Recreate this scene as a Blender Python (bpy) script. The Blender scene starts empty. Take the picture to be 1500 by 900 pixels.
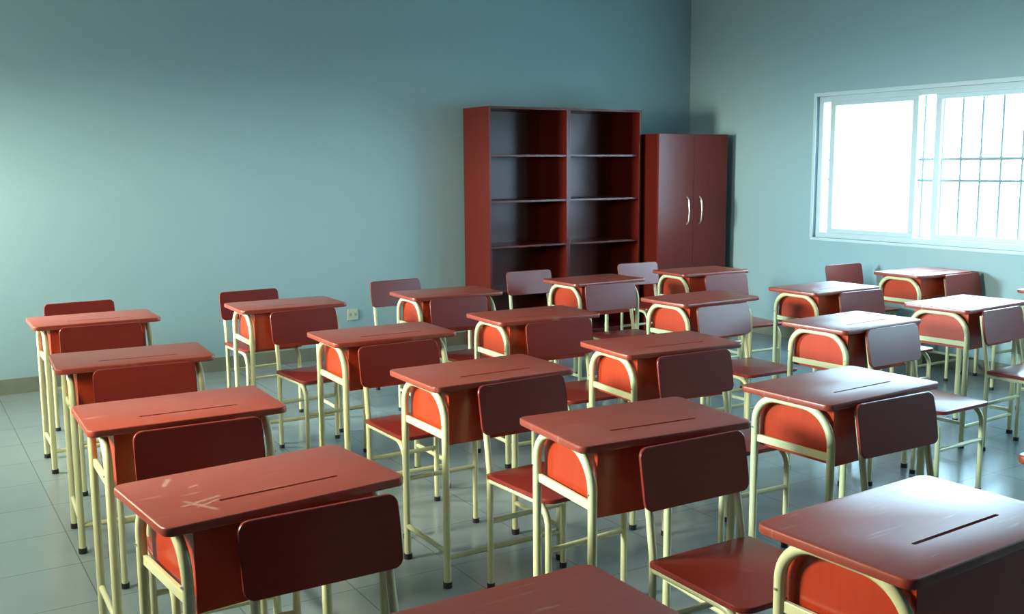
import bpy, bmesh, math, random
from mathutils import Vector, Matrix
C = bpy.context.scene.collection
PI = math.pi

# ---------------------------------------------------------------- camera
cam_d = bpy.data.cameras.new('camera')
cam = bpy.data.objects.new('camera', cam_d)
C.objects.link(cam)
bpy.context.scene.camera = cam
cam_d.sensor_width = 36.0
cam_d.lens = 1480.2 / 1500 * 36
cam_d.clip_start = 0.05
R_ = Vector((0.85165819, -0.52405353, -0.00679983))
U_ = Vector((0.07816277, 0.11417447, 0.99038112))
F_ = Vector((0.51823635, 0.84399768, -0.1381991))
cam.matrix_world = Matrix(((R_.x, U_.x, -F_.x, 0), (R_.y, U_.y, -F_.y, 0), (R_.z, U_.z, -F_.z, 1.5098), (0, 0, 0, 1)))

# ---------------------------------------------------------------- exposure
vs = bpy.context.scene.view_settings
vs.view_transform = 'Standard'
vs.look = 'None'
vs.gamma = 1
vs.use_curve_mapping = False
vs.exposure = 0.0

# ---------------------------------------------------------------- daylight outside
SKY_RIGHT = (0.52, 0.80, 1.0)      # bluish daylight on the right-hand side of the building
SKY_LEFT = (1.0, 0.93, 0.70)       # greener, warmer daylight on the left-hand side
S_RIGHT, S_LEFT, S_GROUND = 34.0, 102.0, 0.18
SKY_LOBE = (0.72, 0.93, 1.0)
LOBE, LOBE_DIR = 3.8, (-0.95, 0.28, 0.13)      # bright sky patch added to light the right-hand wall through the left windows
world = bpy.data.worlds.new('daylight')
bpy.context.scene.world = world
world.use_nodes = True
nt = world.node_tree
nt.nodes.clear()
N = nt.nodes.new
tc = N('ShaderNodeTexCoord')
sep = N('ShaderNodeSeparateXYZ')
nt.links.new(tc.outputs['Generated'], sep.inputs[0])
mx = N('ShaderNodeMapRange')
mx.inputs['From Min'].default_value = -0.25
mx.inputs['From Max'].default_value = 0.25
nt.links.new(sep.outputs['X'], mx.inputs['Value'])
mixc = N('ShaderNodeMix')
mixc.data_type = 'RGBA'
mixc.inputs[6].default_value = tuple(c * S_LEFT for c in SKY_LEFT) + (1,)
mixc.inputs[7].default_value = tuple(c * S_RIGHT for c in SKY_RIGHT) + (1,)
nt.links.new(mx.outputs[0], mixc.inputs[0])
mz = N('ShaderNodeMapRange')
mz.inputs['From Min'].default_value = -0.10
mz.inputs['From Max'].default_value = 0.02
mz.inputs['To Min'].default_value = S_GROUND
mz.inputs['To Max'].default_value = 1.0
nt.links.new(sep.outputs['Z'], mz.inputs['Value'])
dp = N('ShaderNodeVectorMath')
dp.operation = 'DOT_PRODUCT'
nt.links.new(tc.outputs['Generated'], dp.inputs[0])
dp.inputs[1].default_value = LOBE_DIR
ml = N('ShaderNodeMapRange')
ml.interpolation_type = 'SMOOTHSTEP'
ml.inputs['From Min'].default_value = 0.80
ml.inputs['From Max'].default_value = 0.98
ml.inputs['To Min'].default_value = 1.0
ml.inputs['To Max'].default_value = LOBE
nt.links.new(dp.outputs['Value'], ml.inputs['Value'])
mm = N('ShaderNodeMath')
mm.operation = 'MULTIPLY'
nt.links.new(mz.outputs[0], mm.inputs[0])
nt.links.new(ml.outputs[0], mm.inputs[1])
# the added patch is a cooler white than the sky round it
mixl = N('ShaderNodeMix')
mixl.data_type = 'RGBA'
mixl.inputs[7].default_value = tuple(c * S_LEFT for c in SKY_LOBE) + (1,)
ml2 = N('ShaderNodeMapRange')
ml2.interpolation_type = 'SMOOTHSTEP'
ml2.inputs['From Min'].default_value = 0.92
ml2.inputs['From Max'].default_value = 0.985
nt.links.new(dp.outputs['Value'], ml2.inputs['Value'])
nt.links.new(ml2.outputs[0], mixl.inputs[0])
nt.links.new(mixc.outputs[2], mixl.inputs[6])
bg = N('ShaderNodeBackground')
out = N('ShaderNodeOutputWorld')
nt.links.new(mixl.outputs[2], bg.inputs['Color'])
nt.links.new(mm.outputs[0], bg.inputs['Strength'])
nt.links.new(bg.outputs[0], out.inputs[0])

# room: X to the right, Y towards the back wall
X0, X1, Y0, Y1, ZC = -1.15, 6.62, -3.4, 7.5, 3.15
WT = 0.22
# windows: (name, wall, y0, y1, z0, z1)
WIN = [('window_1', 'right', 3.55, 5.93, 0.90, 2.06),
       ('window_2', 'right', 0.75, 2.05, 0.90, 2.15),
       ('window_3', 'left', 5.95, 6.95, 1.15, 2.15),
       ('fill_window', 'left', 2.95, 4.10, 1.50, 2.15)]  # last one: unseen opening added to brighten the front left desks
for nm, side, a, b, z0, z1 in WIN:
    ld = bpy.data.lights.new('daylight_portal', 'AREA')
    ld.shape = 'RECTANGLE'
    ld.size = z1 - z0
    ld.size_y = b - a
    ld.cycles.is_portal = True
    lo = bpy.data.objects.new('daylight_portal', ld)
    C.objects.link(lo)
    s = 1 if side == 'right' else -1
    lo.location = ((X1 + WT + 0.02) if s > 0 else (X0 - WT - 0.02), (a + b) / 2, (z0 + z1) / 2)
    lo.rotation_euler = (0, s * PI / 2, 0)

# ================================================================= helpers
def rgba(c):
    return (c[0], c[1], c[2], 1)

def new_mat(name):
    m = bpy.data.materials.new(name)
    m.use_nodes = True
    b = m.node_tree.nodes['Principled BSDF']
    return m, m.node_tree, b

def plain(name, col, rough=0.5, metal=0.0, bump=0.0, scale=200, var=0.06):
    m, t, b = new_mat(name)
    tc = t.nodes.new('ShaderNodeTexCoord')
    no = t.nodes.new('ShaderNodeTexNoise')
    no.inputs['Scale'].default_value = scale * 0.1
    no.inputs['Detail'].default_value = 4
    t.links.new(tc.outputs['Object'], no.inputs['Vector'])
    mr = t.nodes.new('ShaderNodeMix')
    mr.data_type = 'RGBA'
    mr.inputs[6].default_value = rgba([c * (1 - var) for c in col])
    mr.inputs[7].default_value = rgba([min(1, c * (1 + var)) for c in col])
    t.links.new(no.outputs['Fac'], mr.inputs[0])
    t.links.new(mr.outputs[2], b.inputs['Base Color'])
    b.inputs['Roughness'].default_value = rough
    b.inputs['Metallic'].default_value = metal
    if bump:
        n2 = t.nodes.new('ShaderNodeTexNoise')
        n2.inputs['Scale'].default_value = scale
        t.links.new(tc.outputs['Object'], n2.inputs['Vector'])
        bp = t.nodes.new('ShaderNodeBump')
        bp.inputs['Strength'].default_value = bump
        bp.inputs['Distance'].default_value = 0.002
        t.links.new(n2.outputs['Fac'], bp.inputs['Height'])
        t.links.new(bp.outputs[0], b.inputs['Normal'])
    return m

def math_node(t, op, a, b=None, c=None):
    n = t.nodes.new('ShaderNodeMath')
    n.operation = op
    for i, v in enumerate((a, b, c)):
        if v is None:
            continue
        if isinstance(v, (int, float)):
            n.inputs[i].default_value = v
        else:
            t.links.new(v, n.inputs[i])
    return n.outputs[0]

def laminate(name, dark, light, rough, grain_axis=0, scuffs=0.0, marks=(), spec=0.5):
    """wood-effect laminate: fine grain stretched along one axis, pale scuffs, optional chalky scratches"""
    m, t, b = new_mat(name)
    tc = t.nodes.new('ShaderNodeTexCoord')
    oi = t.nodes.new('ShaderNodeObjectInfo')
    mp = t.nodes.new('ShaderNodeMapping')
    sc = [60, 60, 60]
    sc[grain_axis] = 4
    mp.inputs['Scale'].default_value = sc
    t.links.new(tc.outputs['Object'], mp.inputs['Vector'])
    off = t.nodes.new('ShaderNodeCombineXYZ')
    t.links.new(math_node(t, 'MULTIPLY', oi.outputs['Random'], 40.0), off.inputs[0])
    t.links.new(math_node(t, 'MULTIPLY', oi.outputs['Random'], 23.0), off.inputs[1])
    t.links.new(off.outputs[0], mp.inputs['Location'])
    g = t.nodes.new('ShaderNodeTexNoise')
    g.inputs['Scale'].default_value = 1.0
    g.inputs['Detail'].default_value = 5
    t.links.new(mp.outputs[0], g.inputs['Vector'])
    mr = t.nodes.new('ShaderNodeMix')
    mr.data_type = 'RGBA'
    mr.inputs[6].default_value = rgba(dark)
    mr.inputs[7].default_value = rgba(light)
    t.links.new(g.outputs['Fac'], mr.inputs[0])
    colr = mr.outputs[2]
    if scuffs:
        ad = t.nodes.new('ShaderNodeVectorMath')
        ad.operation = 'ADD'
        t.links.new(tc.outputs['Object'], ad.inputs[0])
        t.links.new(off.outputs[0], ad.inputs[1])
        facs = []
        for rot, s in ((0.6, 1.0), (2.2, 1.6)):
            mp2 = t.nodes.new('ShaderNodeMapping')
            mp2.inputs['Rotation'].default_value = (0, 0, rot)
            mp2.inputs['Scale'].default_value = (5 * s, 45 * s, 5)
            t.links.new(ad.outputs[0], mp2.inputs['Vector'])
            n2 = t.nodes.new('ShaderNodeTexNoise')
            n2.inputs['Scale'].default_value = 1.0
            n2.inputs['Detail'].default_value = 2
            t.links.new(mp2.outputs[0], n2.inputs['Vector'])
            r = t.nodes.new('ShaderNodeMapRange')
            r.inputs['From Min'].default_value = 0.66
            r.inputs['From Max'].default_value = 0.80
            t.links.new(n2.outputs['Fac'], r.inputs['Value'])
            facs.append(r.outputs[0])
        n3 = t.nodes.new('ShaderNodeTexNoise')
        n3.inputs['Scale'].default_value = 7
        n3.inputs['Detail'].default_value = 6
        t.links.new(ad.outputs[0], n3.inputs['Vector'])
        dust = math_node(t, 'MULTIPLY', math_node(t, 'SUBTRACT', n3.outputs['Fac'], 0.54), 0.12)
        f = math_node(t, 'MAXIMUM', facs[0], facs[1])
        f = math_node(t, 'MAXIMUM', math_node(t, 'MULTIPLY', f, scuffs), dust)
        if marks:
            sp = t.nodes.new('ShaderNodeSeparateXYZ')
            t.links.new(tc.outputs['Object'], sp.inputs[0])
            nz = t.nodes.new('ShaderNodeTexNoise')
            nz.inputs['Scale'].default_value = 90
            t.links.new(tc.outputs['Object'], nz.inputs['Vector'])
            for x0, y0, x1, y1, w in marks:        # distance to a stroke
                dx, dy = x1 - x0, y1 - y0
                ll = dx * dx + dy * dy
                px = math_node(t, 'SUBTRACT', sp.outputs[0], x0)
                py = math_node(t, 'SUBTRACT', sp.outputs[1], y0)
                dot = math_node(t, 'ADD', math_node(t, 'MULTIPLY', px, dx / ll), math_node(t, 'MULTIPLY', py, dy / ll))
                cl = t.nodes.new('ShaderNodeClamp')
                t.links.new(dot, cl.inputs[0])
                ex = math_node(t, 'SUBTRACT', px, math_node(t, 'MULTIPLY', cl.outputs[0], dx))
                ey = math_node(t, 'SUBTRACT', py, math_node(t, 'MULTIPLY', cl.outputs[0], dy))
                d = math_node(t, 'SQRT', math_node(t, 'ADD', math_node(t, 'MULTIPLY', ex, ex), math_node(t, 'MULTIPLY', ey, ey)))
                r = t.nodes.new('ShaderNodeMapRange')
                r.inputs['From Min'].default_value = w
                r.inputs['From Max'].default_value = w * 0.3
                t.links.new(d, r.inputs['Value'])
                st = math_node(t, 'MULTIPLY', r.outputs[0], math_node(t, 'MULTIPLY', nz.outputs['Fac'], 0.7))
                f = math_node(t, 'MAXIMUM', f, st)
        m2 = t.nodes.new('ShaderNodeMix')
        m2.data_type = 'RGBA'
        t.links.new(f, m2.inputs[0])
        t.links.new(colr, m2.inputs[6])
        m2.inputs[7].default_value = (0.50, 0.38, 0.28, 1)
        colr = m2.outputs[2]
        t.links.new(math_node(t, 'ADD', math_node(t, 'MULTIPLY', f, 0.12), rough), b.inputs['Roughness'])
    else:
        b.inputs['Roughness'].default_value = rough
    b.inputs['Specular IOR Level'].default_value = spec
    t.links.new(colr, b.inputs['Base Color'])
    return m

def grid_tiles(name, col, grout, size, ox, oy, rough=0.16):
    m, t, b = new_mat(name)
    geo = t.nodes.new('ShaderNodeNewGeometry')
    sp = t.nodes.new('ShaderNodeSeparateXYZ')
    t.links.new(geo.outputs['Position'], sp.inputs[0])
    ls = []
    for i, o in ((0, ox), (1, oy)):
        v = math_node(t, 'DIVIDE', math_node(t, 'SUBTRACT', sp.outputs[i], o), size)
        fr = math_node(t, 'FRACT', math_node(t, 'ADD', v, 50.5))
        ls.append(math_node(t, 'ABSOLUTE', math_node(t, 'SUBTRACT', fr, 0.5)))
    d = math_node(t, 'MINIMUM', ls[0], ls[1])
    r = t.nodes.new('ShaderNodeMapRange')
    r.inputs['From Min'].default_value = 0.003
    r.inputs['From Max'].default_value = 0.007
    t.links.new(d, r.inputs['Value'])
    no = t.nodes.new('ShaderNodeTexNoise')
    no.inputs['Scale'].default_value = 2.5
    no.inputs['Detail'].default_value = 8
    no.inputs['Roughness'].default_value = 0.65
    t.links.new(geo.outputs['Position'], no.inputs['Vector'])
    mr = t.nodes.new('ShaderNodeMix')
    mr.data_type = 'RGBA'
    mr.inputs[6].default_value = rgba([c * 0.86 for c in col])
    mr.inputs[7].default_value = rgba([min(1, c * 1.12) for c in col])
    t.links.new(no.outputs['Fac'], mr.inputs[0])
    m2 = t.nodes.new('ShaderNodeMix')
    m2.data_type = 'RGBA'
    t.links.new(r.outputs[0], m2.inputs[0])
    m2.inputs[6].default_value = rgba(grout)
    t.links.new(mr.outputs[2], m2.inputs[7])
    t.links.new(m2.outputs[2], b.inputs['Base Color'])
    rr = math_node(t, 'ADD', math_node(t, 'MULTIPLY', no.outputs['Fac'], 0.08), rough)
    t.links.new(rr, b.inputs['Roughness'])
    return m

def link(name, me, mat, parent=None, smooth=False):
    o = bpy.data.objects.new(name, me)
    if mat is not None and not me.materials:
        me.materials.append(mat)
    C.objects.link(o)
    if parent is not None:
        o.parent = parent
    return o

def to_mesh(bm, name, smooth_angle=None):
    me = bpy.data.meshes.new(name)
    bmesh.ops.recalc_face_normals(bm, faces=bm.faces)
    if smooth_angle is not None:
        for f in bm.faces:
            f.smooth = True
        for e in bm.edges:
            if len(e.link_faces) == 2 and e.calc_face_angle(0) > smooth_angle:
                e.smooth = False
    bm.to_mesh(me)
    bm.free()
    return me

def add_box(bm, x0, x1, y0, y1, z0, z1, bev=0.0, seg=2):
    r = bmesh.ops.create_cube(bm, size=1)
    vs_ = r['verts']
    bmesh.ops.scale(bm, vec=(x1 - x0, y1 - y0, z1 - z0), verts=vs_)
    bmesh.ops.translate(bm, vec=((x0 + x1) / 2, (y0 + y1) / 2, (z0 + z1) / 2), verts=vs_)
    if bev:
        es = set()
        for v in vs_:
            es.update(v.link_edges)
        bmesh.ops.bevel(bm, geom=list(es), offset=bev, segments=seg, profile=0.5, affect='EDGES')

def box(name, mat, parent, *a, bev=0.002, seg=2):
    bm = bmesh.new()
    add_box(bm, *a, bev=bev, seg=seg)
    return link(name, to_mesh(bm, name, 0.3), mat, parent)

def fillet(pts, rads, n=7):
    pts = [Vector(p) for p in pts]
    out_ = [pts[0]]
    for i in range(1, len(pts) - 1):
        a, b_, c = pts[i - 1], pts[i], pts[i + 1]
        r = rads[i - 1] if not isinstance(rads, (int, float)) else rads
        u, v = (a - b_).normalized(), (c - b_).normalized()
        th = u.angle(v)
        if r <= 0 or th > PI - 0.02:
            out_.append(b_)
            continue
        tl = min(r / math.tan(th / 2), (a - b_).length * 0.98, (c - b_).length * 0.98)
        r2 = tl * math.tan(th / 2)
        ctr = b_ + (u + v).normalized() * (r2 / math.sin(th / 2))
        p0, p1 = b_ + u * tl - ctr, b_ + v * tl - ctr
        ax = p0.cross(p1).normalized()
        tot = p0.angle(p1)
        for k in range(n + 1):
            out_.append(ctr + Matrix.Rotation(tot * k / n, 3, ax) @ p0)
    out_.append(pts[-1])
    return out_

def add_tube(bm, pts, r, seg=12, flat=1.0):
    pts = [Vector(p) for p in pts]
    t0 = (pts[1] - pts[0]).normalized()
    ref = Vector((1, 0, 0)) if abs(t0.x) < 0.9 else Vector((0, 1, 0))
    n_ = (ref - t0 * ref.dot(t0)).normalized()
    rings = []
    for i, p in enumerate(pts):
        if i == 0:
            t = t0
        elif i == len(pts) - 1:
            t = (pts[-1] - pts[-2]).normalized()
        else:
            t = ((pts[i] - pts[i - 1]).normalized() + (pts[i + 1] - pts[i]).normalized()).normalized()
        n_ = (n_ - t * n_.dot(t)).normalized()
        bi = t.cross(n_)
        rings.append([bm.verts.new(p + n_ * (math.cos(2 * PI * k / seg) * r) + bi * (math.sin(2 * PI * k / seg) * r * flat)) for k in range(seg)])
    for a, b_ in zip(rings, rings[1:]):
        for k in range(seg):
            bm.faces.new((a[k], a[(k + 1) % seg], b_[(k + 1) % seg], b_[k]))
    bm.faces.new(rings[0][::-1])
    bm.faces.new(rings[-1])

def tube(name, mat, parent, pts, r, seg=12, flat=1.0):
    bm = bmesh.new()
    add_tube(bm, pts, r, seg, flat)
    return link(name, to_mesh(bm, name, 0.9), mat, parent)

def rounded_outline(x0, x1, y0, y1, rads, n=6):
    """rads for corners (x0,y0),(x1,y0),(x1,y1),(x0,y1)"""
    cs = [(x0, y0, PI), (x1, y0, 1.5 * PI), (x1, y1, 0), (x0, y1, 0.5 * PI)]
    pts = []
    for (cx, cy, a0), r in zip(cs, rads):
        ix = cx + (r if cx == x0 else -r)
        iy = cy + (r if cy == y0 else -r)
        for k in range(n + 1):
            a = a0 + k / n * PI / 2
            pts.append((ix + r * math.cos(a), iy + r * math.sin(a)))
    return pts

def add_plate(bm, outline, z0, z1, bev=0.003, seg=3, xf=None):
    """flat board with a rounded outline and softened rims"""
    vs0 = [bm.verts.new((x, y, z0)) for x, y in outline]
    f = bm.faces.new(vs0)
    r = bmesh.ops.extrude_face_region(bm, geom=[f])
    nv = [g for g in r['geom'] if isinstance(g, bmesh.types.BMVert)]
    bmesh.ops.translate(bm, vec=(0, 0, z1 - z0), verts=nv)
    if bev:
        es = [e for e in bm.edges if abs(e.verts[0].co.z - e.verts[1].co.z) < 1e-6
              and (abs(e.verts[0].co.z - z0) < 1e-6 or abs(e.verts[0].co.z - z1) < 1e-6)]
        bmesh.ops.bevel(bm, geom=es, offset=bev, segments=seg, profile=0.5, affect='EDGES')
    if xf is not None:
        bmesh.ops.transform(bm, matrix=xf, verts=bm.verts)

def thing(name, loc=(0, 0, 0), rz=0.0):
    o = bpy.data.objects.new(name, None)
    o.empty_display_size = 0.1
    C.objects.link(o)
    o.location = loc
    o.rotation_euler = (0, 0, rz)
    return o

def tag(o, label, cat, group=None):
    o['label'] = label
    o['category'] = cat
    if group:
        o['group'] = group
    return o

def struct(o):
    o['kind'] = 'structure'
    return o

def copy_tree(o, parent=None):
    c = o.copy()
    C.objects.link(c)
    if parent is not None:
        c.parent = parent
    for ch in list(o.children):
        copy_tree(ch, c)
    return c

# ================================================================= materials
M_WALL = plain('pale_blue_paint', (0.27, 0.405, 0.445), 0.55, bump=0.25, scale=60, var=0.03)
M_CEIL = plain('white_ceiling_paint', (0.72, 0.74, 0.72), 0.8, var=0.02)
M_FLOOR = grid_tiles('polished_floor_tiles', (0.21, 0.26, 0.28), (0.10, 0.125, 0.135), 0.40, 0.53, 3.66)
M_SKIRT = plain('skirting_tile', (0.17, 0.18, 0.14), 0.3, var=0.2, scale=120)
TSPEC = 0.9
M_TOP = laminate('desktop_laminate', (0.22, 0.026, 0.011), (0.30, 0.040, 0.017), 0.34, 0, scuffs=0.4, spec=TSPEC)
M_TOP_X = laminate('scratched_desktop_laminate', (0.22, 0.026, 0.011), (0.30, 0.040, 0.017), 0.34, 0, scuffs=0.35, spec=TSPEC,
                   marks=((0.085, -0.262, 0.175, -0.238, 0.008), (0.100, -0.232, 0.138, -0.325, 0.008), (0.112, -0.286, 0.165, -0.262, 0.006),
                          (0.100, -0.085, 0.125, -0.040, 0.009), (0.145, -0.135, 0.165, -0.125, 0.006)))
M_PANEL = laminate('red_panel_laminate', (0.33, 0.025, 0.007), (0.43, 0.040, 0.010), 0.30, 2)
M_CHAIR = laminate('red_chair_board', (0.16, 0.015, 0.010), (0.21, 0.021, 0.013), 0.30, 0)
M_CREAM = plain('cream_enamel', (0.58, 0.56, 0.32), 0.28, var=0.05, scale=80)
M_BLACK = plain('black_rubber', (0.012, 0.012, 0.014), 0.6)
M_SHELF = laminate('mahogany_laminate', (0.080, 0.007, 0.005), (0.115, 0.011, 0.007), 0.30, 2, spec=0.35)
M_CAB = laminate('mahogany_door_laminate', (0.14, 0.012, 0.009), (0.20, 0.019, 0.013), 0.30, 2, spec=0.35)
M_STEEL = plain('brushed_steel', (0.75, 0.76, 0.76), 0.25, metal=0.9, var=0.03)
M_FRAME = plain('white_window_frame', (0.50, 0.60, 0.63), 0.4, var=0.02)
M_GRILLE = plain('painted_grille_metal', (0.16, 0.21, 0.20), 0.6)
M_SOCKET = plain('socket_plastic', (0.45, 0.50, 0.42), 0.4)
M_HOLE = plain('socket_dark_slots', (0.25, 0.28, 0.24), 0.6)

def pane_mat(name, trans, haze):
    m, t, b = new_mat(name)
    t.nodes.remove(b)
    o = [n for n in t.nodes if n.type == 'OUTPUT_MATERIAL'][0]
    tr = t.nodes.new('ShaderNodeBsdfTransparent')
    tr.inputs[0].default_value = (0.93, 0.97, 0.97, 1)
    tl = t.nodes.new('ShaderNodeBsdfTranslucent')
    tl.inputs[0].default_value = (0.95, 0.97, 0.98, 1)
    gl = t.nodes.new('ShaderNodeBsdfGlossy')
    gl.inputs['Roughness'].default_value = 0.05
    m1 = t.nodes.new('ShaderNodeMixShader')
    m1.inputs[0].default_value = haze
    m2 = t.nodes.new('ShaderNodeMixShader')
    m2.inputs[0].default_value = 0.05
    t.links.new(tr.outputs[0], m1.inputs[1])
    t.links.new(tl.outputs[0], m1.inputs[2])
    t.links.new(m1.outputs[0], m2.inputs[1])
    t.links.new(gl.outputs[0], m2.inputs[2])
    t.links.new(m2.outputs[0], o.inputs[0])
    return m
M_HAZE = pane_mat('glare_haze_glass', 0.3, 0.8)  # milky white stands in for the glare that hides the bars
M_CLEAR = pane_mat('clear_glass', 1.0, 0.0)

# ================================================================= room shell
def wall_with_holes(name, x0, x1, holes):
    bm = bmesh.new()
    ys = sorted({Y0 - WT, Y1 + WT} | {v for h in holes for v in h[:2]})
    for a, b_ in zip(ys, ys[1:]):
        hs = [h for h in holes if h[0] <= a + 1e-6 and h[1] >= b_ - 1e-6]
        if hs:
            add_box(bm, x0, x1, a, b_, -0.1, hs[0][2])
            add_box(bm, x0, x1, a, b_, hs[0][3], ZC + 0.1)
        else:
            add_box(bm, x0, x1, a, b_, -0.1, ZC + 0.1)
    return struct(link(name, to_mesh(bm, name), M_WALL))

struct(box('floor', M_FLOOR, None, X0, X1, Y0, Y1, -0.1, 0, bev=0))
struct(box('ceiling', M_CEIL, None, X0, X1, Y0, Y1, ZC, ZC + 0.1, bev=0))
struct(box('wall_back', M_WALL, None, X0, X1, Y1, Y1 + WT, -0.1, ZC + 0.1, bev=0))
struct(box('wall_front', M_WALL, None, X0, X1, Y0 - WT, Y0, -0.1, ZC + 0.1, bev=0))
wall_with_holes('wall_right', X1, X1 + WT, [w[2:] for w in WIN if w[1] == 'right'])
wall_with_holes('wall_left', X0 - WT, X0, [w[2:] for w in WIN if w[1] == 'left'])
BH, BT = 0.105, 0.012
struct(box('baseboard_back', M_SKIRT, None, X0, X1, Y1 - BT, Y1, 0, BH, bev=0.002))
struct(box('baseboard_front', M_SKIRT, None, X0, X1, Y0, Y0 + BT, 0, BH, bev=0.002))
struct(box('baseboard_right', M_SKIRT, None, X1 - BT, X1, Y0 + BT, Y1 - BT, 0, BH, bev=0.002))
struct(box('baseboard_left', M_SKIRT, None, X0, X0 + BT, Y0 + BT, Y1 - BT, 0, BH, bev=0.002))

def build_window(nm, side, a, b, z0, z1):
    s = 1 if side == 'right' else -1
    xw = X1 if s > 0 else X0
    X = lambda d: xw + s * d                       # d = depth into the wall
    def bb(name, mat, par, d0, d1, y0, y1, za, zb, bev=0.002):
        xa, xb = sorted((X(d0), X(d1)))
        return box(name, mat, par, xa, xb, y0, y1, za, zb, bev=bev)
    root = struct(thing(nm))
    fw = 0.045
    # outer frame with its two sliding tracks
    bm = bmesh.new()
    for y0, y1, za, zb in ((a, b, z0, z0 + fw), (a, b, z1 - fw, z1), (a, a + fw, z0 + fw, z1 - fw), (b - fw, b, z0 + fw, z1 - fw)):
        xa, xb = sorted((X(0.03), X(0.11)))
        add_box(bm, xa, xb, y0, y1, za, zb, 0.002, 1)
    link('frame', to_mesh(bm, 'frame', 0.6), M_FRAME, root)
    bb('sill', M_FRAME, root, -0.012, 0.03, a - 0.02, b + 0.02, z0 - 0.022, z0, 0.003)
    # projecting trim round the opening
    bm = bmesh.new()
    tw = 0.03
    for y0, y1, za, zb in ((a - tw, b + tw, z1, z1 + tw), (a - tw, a, z0, z1), (b, b + tw, z0, z1)):
        xa, xb = sorted((X(-0.008), X(0.012)))
        add_box(bm, xa, xb, y0, y1, za, zb, 0.002, 1)
    link('casing', to_mesh(bm, 'casing', 0.6), M_FRAME, root)
    # sashes
    def sash(y0, y1, d0, mat):
        sw = 0.05
        bm = bmesh.new()
        xa, xb = sorted((X(d0), X(d0 + 0.028)))
        for p0, p1, za, zb in ((y0, y1, z0 + fw, z0 + fw + sw * .7), (y0, y1, z1 - fw - sw * .7, z1 - fw), (y0, y0 + sw, z0 + fw + sw * .7, z1 - fw - sw * .7), (y1 - sw, y1, z0 + fw + sw * .7, z1 - fw - sw * .7)):
            add_box(bm, xa, xb, p0, p1, za, zb, 0.002, 1)
        f = link('sash', to_mesh(bm, 'sash', 0.6), M_FRAME, root)
        xm = (xa + xb) / 2
        box('pane', mat, f, xm - 0.002, xm + 0.002, y0 + sw, y1 - sw, z0 + fw + sw * .7, z1 - fw - sw * .7, bev=0)
    mid = (a + b) / 2
    if nm == 'window_1':
        sash(4.98, b - fw - 0.07, 0.035, M_HAZE)
        sash(3.75, 4.86, 0.075, M_CLEAR)
    else:
        sash(mid - 0.03, b - fw, 0.035, M_CLEAR)
        sash(a + fw, mid + 0.03, 0.075, M_CLEAR)
    return root
for w in WIN:
    build_window(*w)

# burglar bars outside the visible window
nm, side, a, b, z0, z1 = WIN[0]
gr = thing('burglar_bars', (X1 + 0.155, (a + b) / 2, z0))
tag(gr, 'greenish grey metal burglar bars with glare-tapered uprights outside the bright window', 'window bars')
oy = (a + b) / 2
for z in (1.38, 1.54, 0.945):
    tube('rail', M_GRILLE, gr, [(0, a + 0.001 - oy, z - z0), (0, b - 0.001 - oy, z - z0)], 0.011, 8)
k = 0
y = 4.205 - 0.16 * 4
while y < b - 0.02:
    tube('upright', M_GRILLE, gr, [(0.001, y - oy, 0.0), (0.001, y - oy, z1 - z0 - 0.001)], 0.009, 8)
    if True:
        # cone shaping the tapered bit of upright that window glare leaves visible
        bm = bmesh.new()
        bmesh.ops.create_cone(bm, cap_ends=True, segments=8, radius1=0.014, radius2=0.003, depth=0.07)
        bmesh.ops.translate(bm, vec=(0.001, y - oy, 1.575 - z0), verts=bm.verts)
        link('glare_taper', to_mesh(bm, 'glare_taper', 0.6), M_GRILLE, gr)
    y += 0.16

# unseen dark green board added on the front wall to cut bounced light
cbd = thing('added_chalkboard', (2.7, Y0, 0.9))
tag(cbd, 'long dark green framed board, unseen, added behind the camera to cut bounced light', 'added_chalkboard')
M_BOARD = plain('added_dark_board', (0.02, 0.05, 0.035), 0.7)
box('board', M_BOARD, cbd, -2.4, 2.4, 0.004, 0.018, 0.0, 1.25, bev=0)
bm = bmesh.new()
for xa, xb, za, zb in ((-2.45, 2.45, -0.05, 0), (-2.45, 2.45, 1.25, 1.30), (-2.45, -2.4, 0, 1.25), (2.4, 2.45, 0, 1.25)):
    add_box(bm, xa, xb, 0.001, 0.03, za, zb, 0.002, 1)
link('frame', to_mesh(bm, 'frame', 0.6), M_SHELF, cbd)

# ================================================================= student desk
L, W, H = 0.6025, 0.385, 0.75
TT = 0.022
IX, IY, TR = 0.055, 0.030, 0.0135
def desk_top_mesh(mat, name):
    bm = bmesh.new()
    add_plate(bm, rounded_outline(0, L, -W, 0, (0.028, 0.028, 0.028, 0.028)), H - TT, H, 0.005, 3)
    me = to_mesh(bm, name, 0.7)
    o = bpy.data.objects.new('tmp', me)
    C.objects.link(o)
    bm = bmesh.new()
    add_plate(bm, rounded_outline(0.165, 0.470, -0.277, -0.267, (0.0045,) * 4, 3), H - 0.007, H + 0.02, 0)
    cut = bpy.data.objects.new('tmp_cut', to_mesh(bm, 'cut'))
    C.objects.link(cut)
    md = o.modifiers.new('b', 'BOOLEAN')
    md.operation = 'DIFFERENCE'
    md.solver = 'EXACT'
    md.object = cut
    dg = bpy.context.evaluated_depsgraph_get()
    dg.update()
    me2 = bpy.data.meshes.new_from_object(o.evaluated_get(dg))
    bpy.data.objects.remove(o)
    bpy.data.objects.remove(cut)
    me2.name = name
    for q in me2.polygons:
        q.use_smooth = True
    me2.set_sharp_from_angle(angle=0.3)
    me2.materials.clear()
    me2.materials.append(mat)
    return me2
TOP_MESH = desk_top_mesh(M_TOP, 'desktop')
TOP_MESH_X = desk_top_mesh(M_TOP_X, 'desktop_scratched')

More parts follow.
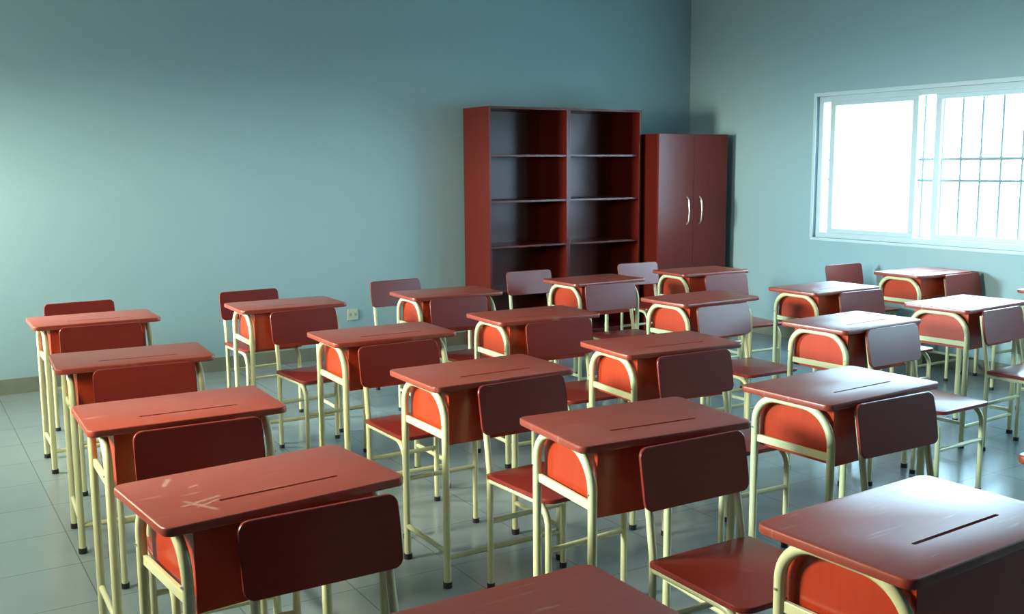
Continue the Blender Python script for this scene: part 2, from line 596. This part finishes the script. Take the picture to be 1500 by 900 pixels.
def make_desk():
    root = thing('student_desk')
    link('desktop', TOP_MESH, None, root)
    bx0, bx1 = IX + TR + 0.012, L - IX - TR - 0.012
    by0, by1, bz0, bz1 = -W + 0.040, -0.030, 0.528, H - TT
    t = 0.014
    for x in (bx0, bx1 - t):
        box('side_panel', M_PANEL, root, x, x + t, by0 + t, by1, bz0 + 0.002, bz1, bev=0.001)
    box('front_panel', M_PANEL, root, bx0 - 0.004, bx1 + 0.004, by0, by0 + t, bz0 - 0.004, bz1, bev=0.0015)
    box('storage_shelf', M_PANEL, root, bx0 + t, bx1 - t, by0 + t, by1, bz0, bz0 + t, bev=0.001)
    zt = H - TT - TR
    for s, x in ((1, IX), (-1, L - IX)):
        pts = fillet([(x, -IY, 0.012), (x, -IY, zt), (x, -W + IY, zt), (x, -W + IY, 0.012)], (0.095, 0.115), 9)
        tube('side_frame', M_CREAM, root, pts, TR)
        xi = x + s * 0.004
        box('panel_rail', M_CREAM, root, xi - 0.006, xi + 0.006, -W + IY + 0.006, -IY - 0.006, 0.548, 0.574, bev=0.002)
        tube('foot_rail', M_CREAM, root, [(x, -IY - 0.008, 0.133), (x, -W + IY + 0.008, 0.133)], 0.010)
        for y in (-IY, -W + IY):
            tube('foot_cap', M_BLACK, root, [(x, y, 0.0), (x, y, 0.022)], TR + 0.003)
            # small bolt heads where the arch meets the box
        for y, z in ((-IY, 0.60), (-W + IY, 0.60)):
            xo = x - s * (TR + 0.0005)
            tube('bolt', M_STEEL, root, [(xo, y, z), (xo - s * 0.002, y, z)], 0.0035, 8)
    tube('cross_rail', M_CREAM, root, [(IX + 0.008, -W + IY, 0.112), (L - IX - 0.008, -W + IY, 0.112)], 0.010)
    return root

# ================================================================= chair (origin: floor below the rear posts, sitter faces -Y)
CW = 0.385
def make_chair():
    root = thing('student_chair')
    hx = 0.165                         # half spacing of the posts
    r = 0.0115
    zs = 0.415
    for s in (-1, 1):
        pts = fillet([(s * hx, 0, 0.01), (s * hx, 0, zs + 0.02), (s * (hx - 0.006), 0.050, 0.715)], 0.10, 6)
        tube('back_post', M_CREAM, root, pts, r)
        pts = fillet([(s * hx, -0.008, zs - r), (s * hx, -0.345, zs - r), (s * hx, -0.345, 0.01)], 0.075, 8)
        tube('leg', M_CREAM, root, pts, r)
        for y in (0, -0.345):
            tube('foot_cap', M_BLACK, root, [(s * hx, y, 0.0), (s * hx, y, 0.02)], r + 0.003)
    tube('stretcher', M_CREAM, root, [(-hx + 0.008, 0, 0.25), (hx - 0.008, 0, 0.25)], 0.0095)
    tube('stretcher', M_CREAM, root, [(-hx + 0.008, -0.345, 0.25), (hx - 0.008, -0.345, 0.25)], 0.0095)
    tube('seat_rail', M_CREAM, root, [(-hx + 0.008, -0.30, zs - r), (hx - 0.008, -0.30, zs - r)], 0.0095)
    # seat board, slightly notched in at the back between the posts
    bm = bmesh.new()
    add_plate(bm, rounded_outline(-CW / 2 + 0.005, CW / 2 - 0.005, -0.375, -0.004, (0.045, 0.045, 0.015, 0.015)), zs, zs + 0.017, 0.004)
    link('seat', to_mesh(bm, 'seat', 0.33), M_CHAIR, root)
    # gently curved back board
    n = 14
    hw, z0, z1, th = CW / 2, 0.568, 0.742, 0.012
    bm = bmesh.new()
    ol = rounded_outline(-hw, hw, z0, z1, (0.027,) * 4, 6)
    bmf = bmesh.new()
    # grid of strips clipped to the rounded outline
    xs = sorted({round(p[0], 5) for p in ol} | {round(-hw + 2 * hw * i / n, 5) for i in range(n + 1)})
    def zrange(x):
        d = hw - abs(x)
        rr = 0.027
        dz = rr - math.sqrt(max(0, rr * rr - (rr - d) ** 2)) if d < rr else 0
        return z0 + dz, z1 - dz
    def place(x, z, off):
        t = (z - zs - 0.02) / (0.715 - zs - 0.02)
        y = 0.050 * t - r - 0.0035 - 0.006 + 0.016 * (x / hw) ** 2 * 0 + off
        return (x, y, z)
    cols = []
    for x in xs:
        za, zb = zrange(x)
        if zb - za < 1e-4:
            continue
        cols.append([[bm.verts.new(place(x, za + (zb - za) * j / 4, off)) for j in range(5)] for off in (-th / 2, th / 2)])
    for c0, c1 in zip(cols, cols[1:]):
        for q in range(2):
            for j in range(4):
                bm.faces.new((c0[q][j], c1[q][j], c1[q][j + 1], c0[q][j + 1]))
        for j in (0, 4):
            bm.faces.new((c0[0][j], c1[0][j], c1[1][j], c0[1][j]))
    for c in (cols[0], cols[-1]):
        for j in range(4):
            bm.faces.new((c[0][j], c[0][j + 1], c[1][j + 1], c[1][j]))
    bmesh.ops.recalc_face_normals(bm, faces=bm.faces)
    es = [e for e in bm.edges if len(e.link_faces) == 2 and e.calc_face_angle(0) > 1.0]
    bmesh.ops.bevel(bm, geom=es, offset=0.003, segments=2, profile=0.5, affect='EDGES')
    link('backrest', to_mesh(bm, 'backrest', 0.33), M_CHAIR, root)
    bmf.free()
    return root

# desk: back-left corner x, y and turn
DESKS = {
    'A1': (0.561, 5.731, -0.015),
    'A2': (0.517, 4.522, -0.055),
    'A3': (0.452, 3.477, -0.020),
    'A4': (0.407, 2.525, 0.097),
    'B1': (1.577, 5.707, -0.015),
    'B2': (1.612, 4.470, -0.015),
    'B3': (1.562, 3.448, 0.004),
    'B4': (1.586, 2.561, -0.081),
    'B5': (1.527, 1.504, 0.043),
    'C1': (2.580, 5.657, -0.035),
    'C2': (2.522, 4.582, -0.033),
    'C3': (2.521, 3.557, -0.075),
    'C4': (2.475, 2.525, 0.043),
    'D1': (3.733, 5.696, 0.043),
    'D2': (3.666, 4.566, 0.037),
    'D3': (3.670, 3.479, 0.053),
    'E1': (4.720, 5.739, -0.046),
    'E2': (4.636, 4.507, 0.014),
    'E3': (4.706, 3.568, 0.074),
    'F1': (5.956, 4.756, -0.019),
}
DESKS['F1'] = (5.93, 4.756, 0.0)
DESKS['A5'] = (0.500, 1.517, 0.0)
DESKS['C5'] = (2.470, 1.505, 0.02)
DESKS['F2'] = (5.785, 3.585, 0.0)
COLN = {'A': 'leftmost column of desks', 'B': 'second column from the left', 'C': 'third column from the left',
        'D': 'fourth column from the left', 'E': 'fifth column from the left', 'F': 'last column by the window wall'}
DL = {
    'A1': 'red desk nearest the back wall in the leftmost column',
    'A2': 'red desk second from the back wall in the leftmost column',
    'A3': 'red desk third from the back wall in the leftmost column',
    'A4': 'scuffed red desk with a pale X scratch on its top, leftmost column',
    'A5': 'red desk cut off by the bottom edge of the photo, only its top corner showing',
    'B1': 'red desk left of the wall socket, nearest the back wall in the second column',
    'B2': 'red desk second from the back wall in the second column from the left',
    'B3': 'red desk with both near feet showing, third from the back wall in the second column',
    'B4': 'middle foreground red desk, next one beyond the bottom-edge desk top',
    'B5': 'large glaring white-topped desk with dark pencil groove, bottom right corner',
    'C1': 'red desk just left of the bookcase, nearest the back wall in the third column',
    'C2': 'red desk with bright red side panel, second from the back wall in the third column',
    'C3': 'dark red-topped desk third from the back wall in the third column',
    'C4': 'desk with half red, half glaring top beyond the bottom right desk',
    'C5': 'desk at the right edge of the photo, only an orange corner and leg showing',
    'D1': 'red desk directly in front of the open bookcase',
    'D2': 'dark red-topped desk second from the back wall in the fourth column',
    'D3': 'white-glaring desk third from the back wall in the fourth column',
    'D4': 'white-glaring desk cut off by the right edge, fourth column',
    'E1': 'red desk directly in front of the two-door cabinet',
    'E2': 'glaring desk with a shadow across its red side panel, right of the cabinet',
    'E3': 'glaring desk under the barred window, third in the fifth column, reaching the right edge',
    'F1': 'desk against the window wall casting a shadow on it below the window',
    'F2': 'sliver of a desk corner at the right edge right below the window',
}
proto = make_desk()
first = True
for n, (x, y, a) in DESKS.items():
    if first:
        o = proto
        first = False
    else:
        o = copy_tree(proto)
    o.location = (x, y, 0)
    o.rotation_euler = (0, 0, a)
    tag(o, DL[n], 'desk', 'red school desks with cream tube legs')
    if n == 'A4':
        for ch in o.children:
            if ch.name.startswith('desktop'):
                ch.data = TOP_MESH_X

# chair: middle of its back-board top x, y, turn
CHAIRS = {
    'A1': (0.907, 6.32, 0.03), 'A2': (0.855, 5.31, -0.03), 'A3': (0.812, 4.10, -0.05), 'A4': (0.752, 3.055, -0.03), 'A5': (0.787, 2.137, 0.0),
    'B1': (1.905, 6.305, 0.06), 'B2': (1.885, 5.262, 0.07), 'B3': (1.865, 4.012, 0.02), 'B4': (1.910, 3.06, 0.06), 'B5': (1.889, 2.115, -0.01),
    'C1': (2.920, 6.30, 0.05), 'C2': (2.834, 5.235, 0.01), 'C3': (2.815, 4.150, -0.05), 'C4': (2.785, 3.115, -0.04), 'C5': (2.788, 2.134, -0.01),
    'D1': (4.010, 6.305, -0.03), 'D2': (4.000, 5.295, -0.08), 'D3': (3.897, 4.128, 0.0), 'D4': (4.019, 3.107, 0.03),
    'E1': (5.044, 6.315, -0.06), 'E2': (5.025, 5.295, -0.04), 'E3': (5.010, 4.105, -0.01), 'E4': (5.000, 3.18, 0.06),
    'F1': (6.261, 5.303, -0.05), 'F2': (6.369, 4.36, 0.0)}
CL = {
    'A1': 'red chair against the back wall behind the farthest desk of the leftmost column',
    'A2': 'red chair whose back touches the front of the farthest desk in the leftmost column',
    'A3': 'red chair whose back touches the second desk from the wall in the leftmost column',
    'A4': 'red chair directly behind the X-scratched desk, back against the desk behind',
    'A5': 'dark red chair whose back covers the front of the X-scratched desk, bottom left',
    'B1': 'red chair against the back wall left of the wall socket',
    'B2': 'red chair with seat showing, in front of the farthest desk of the second column',
    'B3': 'red chair in front of the second desk from the wall in the second column',
    'B4': 'chair with red seat showing, left of the middle foreground desk',
    'B5': 'red chair with large seat showing beside the glaring bottom right desk',
    'C1': 'red chair against the back wall right of the wall socket',
    'C2': 'red chair in front of the desk just left of the bookcase',
    'C3': 'red chair in front of the desk with the bright red side panel, third column',
    'C4': 'dark red chair in front of the third desk from the wall in the third column',
    'C5': 'dark chair in front of the desk with half white glare, centre right',
    'D1': 'brownish chair back standing before the left half of the open bookcase',
    'D2': 'greyish chair back in front of the desk before the bookcase',
    'D3': 'greyish chair back in front of the second desk from the wall, fourth column',
    'D4': 'purplish grey chair back on the front of the white-glaring third desk, fourth column',
    'E1': 'pinkish chair back between the bookcase and the desk before the cabinet',
    'E2': 'pinkish chair back in front of the desk before the two-door cabinet',
    'E3': 'pale grey chair back in front of the desk right of the cabinet',
    'E4': 'brownish chair back cut by the right edge, under the barred window',
    'F1': 'mauve chair back alone against the window wall between cabinet and window',
    'F2': 'brownish chair back in front of the desk that casts a shadow on the window wall',
}
proto = make_chair()
first = True
for n, (x, y, a) in CHAIRS.items():
    if first:
        o = proto
        first = False
    else:
        o = copy_tree(proto)
    off = 0.045                       # the board leans back from the posts' feet
    o.location = (x + math.sin(a) * off, y - math.cos(a) * off, 0)
    o.rotation_euler = (0, 0, a)
    tag(o, CL[n], 'chair', 'red school chairs with cream tube legs')

# ================================================================= bookcases
BH_ = 1.985
def make_bookcase():
    root = thing('bookcase')
    w, d, t = 0.772, 0.42, 0.020
    for x in (0, w - t):
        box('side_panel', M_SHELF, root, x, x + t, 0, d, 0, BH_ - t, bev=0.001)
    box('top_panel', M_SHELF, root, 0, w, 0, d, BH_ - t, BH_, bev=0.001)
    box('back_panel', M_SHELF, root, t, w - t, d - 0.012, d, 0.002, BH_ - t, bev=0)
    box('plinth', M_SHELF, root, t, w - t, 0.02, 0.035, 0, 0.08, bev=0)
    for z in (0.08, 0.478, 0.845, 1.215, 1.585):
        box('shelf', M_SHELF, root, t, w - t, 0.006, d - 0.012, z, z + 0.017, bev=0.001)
    return root
bc = make_bookcase()
bc.location = (4.118, 7.04, 0)
tag(bc, 'tall empty mahogany bookcase, left one of the joined pair', 'bookcase', 'pair of open bookcases')
bc2 = copy_tree(bc)
bc2.location = (4.891, 7.04, 0)
tag(bc2, 'tall empty mahogany bookcase, right one of the pair, beside the two-door cabinet', 'bookcase', 'pair of open bookcases')

# ================================================================= cabinet
cb = thing('storage_cabinet', (5.715, 6.86, 0))
tag(cb, 'closed two-door mahogany cabinet with two curved steel handles in the corner', 'cabinet')
w, d, t, h = 0.80, 0.58, 0.018, 1.78
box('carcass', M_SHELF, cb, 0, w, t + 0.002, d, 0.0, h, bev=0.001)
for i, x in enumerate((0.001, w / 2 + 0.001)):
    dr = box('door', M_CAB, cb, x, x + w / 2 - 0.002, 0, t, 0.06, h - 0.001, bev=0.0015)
    hxx = w / 2 - 0.078 if i == 0 else w / 2 + 0.068
    pts = fillet([(hxx, 0.001, 1.225), (hxx, -0.028, 1.200), (hxx, -0.036, 1.108), (hxx, -0.028, 1.015), (hxx, 0.001, 0.990)], 0.03, 5)
    tube('handle', M_STEEL, dr, pts, 0.006, 8, 1.9)

# ================================================================= wall socket
so = thing('wall_socket', (3.105, Y1, 0.34))
tag(so, 'small pale double wall socket low on the back wall', 'socket')
box('plate', M_SOCKET, so, -0.045, 0.045, -0.010, 0.0, -0.045, 0.045, bev=0.003)
for x in (-0.022, 0.022):
    box('slot', M_HOLE, so, x - 0.009, x + 0.009, -0.0115, -0.009, -0.012, 0.012, bev=0)
